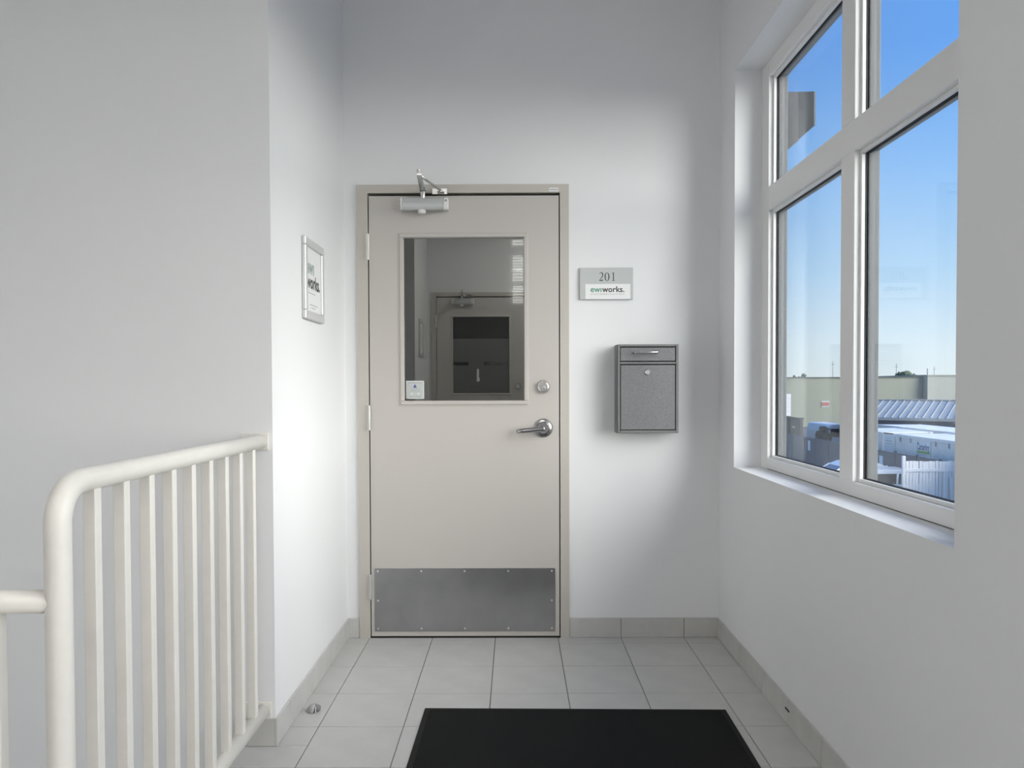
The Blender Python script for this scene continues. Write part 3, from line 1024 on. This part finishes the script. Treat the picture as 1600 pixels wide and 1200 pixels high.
MB().prism([(16.62, GZ), (16.74, GZ), (16.62, FT - 0.62), (16.52, FT - 0.62)], 'y', 30.10, 30.15).build('brace', 'white_wood', wf)

# dark panel fence along the yard
df = thing('panel_fence', 'dark blue-grey panel fence standing before the white storage containers', 'fence', (16.45, 40, GZ))
rb = random.Random(9)
y = 30.6
while y < 55:
    dz = rb.uniform(-0.03, 0.03)
    MB().box(16.43, 16.47, y + 0.05, y + 1.77, GZ + 0.05, FT + dz, 0.004).build('panel', 'dark_fence', df)
    MB().box(16.41, 16.49, y - 0.04, y + 0.045, GZ, FT + 0.06, 0.004).build('post', 'dark_fence', df)
    y += 1.82
for (yy, zt, zb, lab) in ((44.2, -1.90, -2.42, 'narrow white notice on the dark fence, beyond the lower far pane'), (35.5, -1.98, -2.46, 'narrow white notice on the dark fence below the storage containers')):
    q = thing('fence_notice', lab, 'notice', (16.42, yy, zb))
    MB().box(16.405, 16.4295, yy - 0.16, yy + 0.16, zb, zt, 0.002).build('sheet', 'logo_pale', q)
    MB().box(16.400, 16.4295, yy - 0.17, yy + 0.17, zt + .002, zt + 0.03).build('batten', 'white_wood', q)


# storage containers
def container(x0, x1, y0, y1, z1, label, grp='storage containers'):
    r = thing('storage_container', label, 'container', ((x0 + x1) / 2, (y0 + y1) / 2, GZ), grp)
    poly = []
    n = int((y1 - y0) / 0.28)
    w = (y1 - y0 - 0.3) / n
    for k in range(n):
        a = y0 + 0.15 + k * w
        poly += [(x0 + 0.06, a), (x0 + 0.035, a + w * 0.2), (x0 + 0.035, a + w * 0.6), (x0 + 0.06, a + w * 0.8)]
    poly = [(x0 + 0.06, y0 + 0.05)] + poly + [(x0 + 0.06, y1 - 0.05), (x1 - 0.05, y1 - 0.05), (x1 - 0.05, y0 + 0.05)]
    MB().prism(poly, 'z', GZ + 0.15, z1 - 0.1).build('body', 'container', r)
    MB().box(x0 + 0.03, x1 - 0.03, y0 + 0.03, y1 - 0.03, z1 - 0.08, z1 - 0.01, 0.01).build('roof', 'container_roof', r)
    for (a, b) in ((x0, y0), (x0, y1 - 0.15), (x1 - 0.15, y0), (x1 - 0.15, y1 - 0.15)):
        MB().box(a, a + 0.15, b, b + 0.15, GZ, z1, 0.008).build('corner_post', 'container', r)
    for (a, b) in ((x0, x0 + 0.08), (x1 - 0.08, x1)):
        MB().box(a, b, y0 + 0.15, y1 - 0.15, z1 - 0.14, z1 - 0.002, 0.006).build('top_rail', 'container', r)
        MB().box(a, b, y0 + 0.15, y1 - 0.15, GZ + 0.02, GZ + 0.2, 0.006).build('bottom_rail', 'container', r)
    return r


ca = container(17.3, 19.7, 24.1, 36.25, -1.0, 'long white storage container with a blue and green company logo on its side')
lg = MB().box(17.318, 17.345, 33.05, 34.15, -1.74, -1.18).build('logo_panel', 'logo_pale', ca)
vs, fs = text_bm('Canterbrg', None, 0.98, 0.03)
flat_print('lettering', 'logo_blue', lg, vs, fs, lambda u, v: (17.3165, 34.10 - u, -1.55 + v * 1.7))
flat_print('stripe', 'logo_green', lg, *rect2d(0.0, 1.06, 0.0, 0.11), lambda u, v: (17.3165, 34.13 - u, -1.70 + v))
flat_print('mark', 'logo_blue', lg, *rect2d(0.02, 0.09, 0.0, 0.13), lambda u, v: (17.3165, 34.10 - u, -1.34 + v))
for yy in (35.6, 34.7, 32.6, 31.6):
    MB().box(17.30, 17.33, yy - 0.03, yy + 0.03, -1.32, -1.10).build('lashing_ring', 'pole', ca)
container(17.3, 19.7, 37.35, 41.2, -1.0, 'short white storage container beyond the white notice board')
container(20.0, 22.4, 26.0, 43.8, -0.95, 'white storage container standing behind the front row')
nb = thing('notice_board', 'white notice board with printed lines in the gap between two containers', 'notice board', (17.4, 36.8, GZ))
MB().box(17.38, 17.42, 36.275, 37.325, -2.7, -1.08, 0.004).build('board', 'white_metal', nb)
flat_print('print', 'ink_grey', nb, *join2d(rect2d(0.1, 0.75, -1.40, -1.36), rect2d(0.1, 0.78, -1.50, -1.475), rect2d(0.15, 0.6, -1.28, -1.265)), lambda u, v: (17.376, 37.24 - u, v))
MB().box(17.36, 17.44, 36.275, 37.325, -1.06, -1.01).build('top_bar', 'dark', nb)
for yy in (36.40, 37.20):
    MB().box(17.42, 17.47, yy - 0.03, yy + 0.03, GZ, -1.04).build('post', 'pole', nb)

# long low building with a standing-seam roof
sh = thing('metal_roof_building', 'long low shed with a pale blue standing-seam metal roof', 'building', (24, 48, GZ))
U, N_ = Vector((0.8, -0.6, 0)), Vector((0.6, 0.8, 0))
A0 = Vector((22.1, 49.4, 0)) - U * 1.3
EZ, RZ, RW = -0.78, 0.22, 4.0
SL = 11.6
PW = 0.43


def shp(s, n, z):
    p = A0 + U * s + N_ * n
    return (p.x, p.y, z)


def slab(s0, s1, n0, n1, z0, z1, th):
    mb = MB()
    t = bmesh.new()
    v = [t.verts.new(shp(s, n, z + k)) for k in (-th, 0) for s, n, z in ((s0, n0, z0), (s1, n0, z0), (s1, n1, z1), (s0, n1, z1))]
    for f in ((0, 1, 2, 3), (4, 5, 6, 7), (0, 1, 5, 4), (1, 2, 6, 5), (2, 3, 7, 6), (3, 0, 4, 7)):
        t.faces.new([v[i] for i in f])
    mb._merge(t)
    return mb


pan = slab(0, PW - 0.03, 0, RW, EZ, RZ, 0.03)
seam = slab(PW - 0.035, PW + 0.005, -0.02, RW, EZ + 0.055, RZ + 0.055, 0.085)
po = pan.build('roof_panel', 'metal_roof', sh)
so = seam.build('seam', 'metal_roof', po)
for k in range(1, int(SL / PW)):
    q = place('roof_panel', po.data, world_of(sh) + U * (PW * k), sh)
    place('seam', so.data, world_of(q), q)
slab(-0.1, SL, RW, RW * 2, RZ, EZ, 0.03).build('rear_roof', 'metal_roof', sh)
slab(-0.05, SL, RW - 0.12, RW + 0.12, RZ + 0.06, RZ + 0.06, 0.05).build('ridge_cap', 'metal_roof', sh)
slab(-0.05, SL, -0.07, 0.03, EZ - 0.02, EZ - 0.02, 0.15).build('gutter', 'metal_roof', sh)
slab(0.1, SL - 0.1, 0.35, RW * 2 - 0.35, EZ - 0.02, EZ - 0.02, 2.70).build('wall', 'shed_wall', sh)
slab(5.9, SL - 0.4, 0.30, 0.36, EZ - 0.35, EZ - 0.35, 2.2).build('bay_shade_panel', 'dumpster', sh)  # flat dark panel standing in for the shade inside an opening

# warehouse blocks at the back
wh = thing('warehouse', 'long low beige-green warehouse with a dark parapet edge across the yard', 'building', (36, 95, GZ))
MB().box(14, 46.2, 90, 112, GZ, 2.05).build('wall', 'warehouse', wh)
MB().box(13.9, 46.25, 89.9, 112.1, 2.05, 2.15).build('parapet_cap', 'cap_dark', wh)
dd = MB().box(28.6, 31.3, 89.93, 89.999, -2.24, 0.24).build('loading_door', 'white_metal', wh)
for zz in (-1.74, -1.24, -0.74, -0.24):
    MB().box(28.6, 31.3, 89.90, 89.931, zz - 0.01, zz + 0.01).build('door_joint', 'sign_grey', dd)
ws = MB().box(34.8, 35.7, 89.95, 89.999, -1.25, -0.55).build('wall_sign', 'sign_grey', wh)
MB().box(34.85, 35.65, 89.93, 89.95, -1.12, -0.72).build('print', 'red', ws)
MB().box(33.8, 50, 86.0, 86.05, -2.78, -2.72).box(33.8, 50, 86.0, 86.05, -2.25, -2.19).build('guard_rail', 'pole', wh)
wp = thing('warehouse', 'paler taller warehouse block next to the long beige-green one', 'building', (54, 95, GZ))
MB().box(46.3, 150, 89, 115, GZ, 2.25).build('wall', 'warehouse_pale', wp)
MB().box(46.2, 150.1, 88.9, 115.1, 2.25, 2.36).build('parapet_cap', 'warehouse_pale', wp)
MB().tube([(46.9, 90.2, 2.3), (46.9, 90.2, 3.1)], 0.07, 8).build('vent_pipe', 'pole', wp)

# dumpster, bush, van
du = thing('dumpster', 'dark open-topped waste container behind the dark panel fence', 'dumpster', (18.3, 57, GZ))
MB().box(16.9, 20.0, 55, 55.12, GZ + 0.1, -1.05).box(16.9, 20.0, 58.9, 59, GZ + 0.1, -1.05).box(16.9, 17.0, 55.1, 58.9, GZ + 0.1, -1.05).box(19.9, 20.0, 55.1, 58.9, GZ + 0.1, -1.05).box(16.9, 20, 55, 59, GZ + 0.1, GZ + 0.3).build('body', 'dumpster', du)
for k in range(5):
    x = 17.05 + 0.68 * k
    MB().box(x, x + 0.12, 54.92, 55.0, GZ + 0.1, -1.12).build('rib', 'dumpster', du)
MB().box(16.86, 20.04, 54.9, 55.02, -1.12, -1.02).build('rim', 'dumpster', du)
for k in range(3):
    MB().box(17.4 + k * .9, 17.62 + k * .9, 54.95, 55.0, -1.75, -1.6).build('bracket', 'pole', du)
bu = MB()
for k, (bx, bz, br) in enumerate(((20.45, 0.9, 0.42), (20.75, 1.2, 0.36), (20.62, 1.7, 0.26), (20.3, 1.45, 0.22), (20.85, 1.75, 0.18), (20.55, 0.45, 0.4))):
    bu.blob((bx, 53.0, GZ + bz), br, 2, 0.33, k + 3)
bsh = bu.build('bush', 'leaf_dark', None, (20.6, 53.0, GZ))
bsh['label'] = 'small dark bush growing at the back of the fenced yard'
bsh['category'] = 'bush'


# vehicles: side profile swept across the width, glass let in, wheels
def car(name, label, cat, xc, yc, L, Wd, H, paint, van=False, glass='car_glass', flip=1, long=False):
    r = thing(name, label, cat, (xc, yc, GZ))

    def P(u, z):
        return (xc + flip * (u - 0.5) * L, GZ + z)
    hw = Wd / 2
    bl = 0.62 * H if not van else 0.55 * H
    lower = [P(0.0, 0.30), P(0.0, 0.52 * bl + .1), P(0.03, 0.80 * bl), P(0.24, 0.95 * bl), P(0.30, bl), P(0.95, bl), P(0.995, 0.86 * bl), P(1.0, 0.35), P(0.97, 0.22), P(0.03, 0.22)]
    MB().prism(lower, 'y', yc - hw, yc + hw, 0.04).build('body', paint, r)
    # cabin narrows towards the roof: a loft of two outlines
    if van:
        base = [(0.08, bl), (0.995, bl)]
        top = [(0.18, H), (0.985, H)]
    else:
        base = [(0.26, bl), (0.97 if long else 0.90, bl)]
        top = [(0.43, H), (0.88 if long else 0.79, H)]
    cab = bmesh.new()
    t1, t0 = hw - 0.17, hw - 0.03
    zr = H - 0.15
    ring = []
    for (u, z, w) in ((base[0][0], bl - .01, t0), (base[1][0], bl - .01, t0), (top[1][0] + .02, zr, t1), (top[0][0] - .02, zr, t1)):
        x, zz = P(u, z)
        ring.append(((x, yc - w, zz), (x, yc + w, zz)))
    a = [cab.verts.new(q[0]) for q in ring]
    b = [cab.verts.new(q[1]) for q in ring]
    cab.faces.new(a)
    cab.faces.new(b)
    for i in range(4):
        cab.faces.new((a[i], a[(i + 1) % 4], b[(i + 1) % 4], b[i]))
    m_ = MB()
    m_._merge(cab)
    m_.build('windows', glass, r)
    # roof and pillars over the glass
    x0, z0 = P(top[0][0] - .035, zr - 0.012)
    x1, z1 = P(top[1][0] + .035, zr - 0.012)
    xm = (x0 + x1) / 2
    MB().prism([(x0, z0), (x0 + (xm - x0) * .4, GZ + H - .005), (xm, GZ + H), (x1 + (xm - x1) * .4, GZ + H - .012), (x1, z1)], 'y', yc - t1 - .02, yc + t1 + .02, 0.015).build('roof', paint, r)
    for sd in (-1, 1):
        for (ub, ut) in ((base[0][0], top[0][0] - .02), (0.5 * (base[0][0] + base[1][0]) + .05, 0.5 * (top[0][0] + top[1][0]) + .03), (base[1][0], top[1][0] + .02)):
            q0, q1 = P(ub, bl - .01), P(ut, zr)
            MB().tube([(q0[0], yc + sd * t0, q0[1]), (q1[0], yc + sd * t1, q1[1])], 0.042 if ub != base[1][0] else 0.075, 8).build('pillar', paint, r)
    for u in (0.19, 0.80):
        for sd in (-1, 1):
            cx, cz = P(u, 0.32)
            w = MB().lathe([(0, -0.1), (0.26, -0.1), (0.32, -0.07), (0.32, 0.07), (0.26, 0.1), (0, 0.1)], (cx, yc + sd * (hw - 0.09), cz), (0, 1, 0), 22).build('wheel', 'tyre', r)
            MB().lathe([(0, 0), (0.2, 0), (0.18, 0.012), (0, 0.02)], (cx, yc + sd * (hw + 0.012), cz), (0, sd, 0), 16).build('hub_cap', 'hub', w)
    for u in (0.0, 1.0):
        cx, cz = P(u, 0.42)
        MB().box(cx - 0.05, cx + 0.05, yc - hw + .05, yc + hw - .05, cz - 0.1, cz + 0.08, 0.02).build('bumper', paint, r)
    for sd in (-1, 1):
        q = P(base[0][0] + .1, bl + .08)
        MB().box(q[0] - .06, q[0] + .06, yc + sd * (t0 + .10) - .08, yc + sd * (t0 + .10) + .08, q[1] - .05, q[1] + .06, 0.02).build('mirror', paint, r)
    return r


car('sedan', 'white sedan parked behind the other car, only its roof and blue windscreen above', 'car', 14.05, 33.65, 4.4, 1.72, 1.48, 'car_white', glass='windshield')
car('hatchback', 'white car with dark side windows parked right behind the board fence', 'car', 14.08, 31.45, 4.3, 1.70, 1.42, 'car_white', long=True)


def back_van():
    r = thing('van', 'pale blue van seen end-on beyond the dark panel fence', 'van', (22.4, 56.6, GZ))
    x0, x1, y0, y1 = 21.5, 23.25, 54.6, 58.6
    poly = [(x0, GZ + 0.3), (x0 - .02, GZ + 1.0), (x0 + .06, GZ + 1.5), (x0 + 0.22, GZ + 1.95), (x0 + .4, GZ + 2.02), (x1 - .4, GZ + 2.02), (x1 - .22, GZ + 1.95), (x1 - .06, GZ + 1.5), (x1 + .02, GZ + 1.0), (x1, GZ + 0.3)]
    MB().prism(poly, 'y', y0, y1, 0.03).build('body', 'car_blue', r)
    for a in (0.24, 0.92):
        MB().box(x0 + a, x0 + a + 0.6, y0 - 0.02, y0 + 0.01, GZ + 1.15, GZ + 1.72, 0.008).build('rear_window', 'car_glass', r)
    MB().box(x0 + .86, x0 + .90, y0 - 0.015, y0 + 0.01, GZ + 0.5, GZ + 1.9).build('door_joint', 'dark', r)
    MB().box(x0 - .02, x1 + .02, y0 - 0.12, y0 + 0.02, GZ + 0.3, GZ + 0.52, 0.02).build('bumper', 'dark', r)
    for (xx, yy) in ((x0 + .1, y0 + .8), (x1 - .1, y0 + .8), (x0 + .1, y1 - .8), (x1 - .1, y1 - .8)):
        MB().lathe([(0, -0.1), (0.3, -0.1), (0.34, -0.06), (0.34, 0.06), (0.3, 0.1), (0, 0.1)], (xx, yy, GZ + .34), (1, 0, 0), 18).build('wheel', 'tyre', r)


back_van()


# trees and poles on the skyline
def tree(x, y, z, h, w, label, m, seed, dense=16):
    r = thing('tree', label, 'tree', (x, y, GZ))
    rr = random.Random(seed)
    top = GZ + h
    MB().tube([(x, y, GZ), (x + .1, y, GZ + h * 0.5), (x, y, top - h * 0.12)], [0.22, 0.15, 0.04], 8).build('trunk', 'bark', r)
    cr_ = MB()
    for k in range(dense):
        a = rr.uniform(0, 2 * PI)
        q = rr.uniform(0.0, 0.85)
        zz = rr.uniform(-0.55, 0.62)
        s = math.sqrt(max(0.05, 1 - zz * zz))
        cr_.blob((x + math.cos(a) * q * w * s, y + math.sin(a) * q * w * s, top - h * 0.30 + zz * h * 0.32), w * rr.uniform(0.20, 0.36), 2, 0.34, seed * 31 + k)
    cr_.build('crown', m, r)


def skyline(px, top_y, Y):
    """ground point and height that put a top at this bearing and height (frame of 1600x1200, level camera)"""
    return ((px - 804.9) / FPX * Y, Y, EYE + (603.5 - top_y) / FPX * Y - GZ)


x, y, h = skyline(1407, 580, 135)
tree(x, y, 0, h, 2.3, 'full green tree rising behind the warehouse roof', 'leaf', 1, 26)
x, y, h = skyline(1424, 583, 138)
tree(x, y, 0, h, 1.7, 'loose pale tree beside the full green one behind the roof', 'leaf_pale', 2, 18)
x, y, h = skyline(1370, 584, 150)
tree(x, y, 0, h, 0.7, 'single small dark tree top over the warehouse parapet', 'leaf', 3, 10)
x, y, h = skyline(1252, 579, 140)
tree(x, y, 0, h, 1.0, 'thin pale tree over the warehouse at the far window jamb', 'leaf_pale', 4, 12)
x, y, h = skyline(1240, 583, 150)
tree(x, y, 0, h, 0.7, 'shorter pale tree next to the thin one over the warehouse', 'leaf_pale', 5, 9)
x, y, h = skyline(1292, 588, 160)
tree(x, y, 0, h, 1.6, 'low pale treetop just above the warehouse roof by the mullion', 'leaf_pale', 6, 12)
for px, ty, Y, lab in ((1300, 566, 150, 'thin tall utility pole over the warehouse, by the mullion'), (1399, 570, 145, 'thin utility pole rising out of the green tree'), (1458, 574, 150, 'thin faint utility pole over the paler warehouse')):
    x, y, h = skyline(px, ty, Y)
    r = thing('utility_pole', lab, 'pole', (x, y, GZ))
    MB().tube([(x, y, GZ), (x, y, GZ + h)], [0.085, 0.05], 8).build('pole', 'pole', r)
    MB().box(x - 0.25, x + 0.25, y - 0.05, y + 0.05, GZ + h - 0.7, GZ + h - 0.6).build('crossarm', 'pole', r)
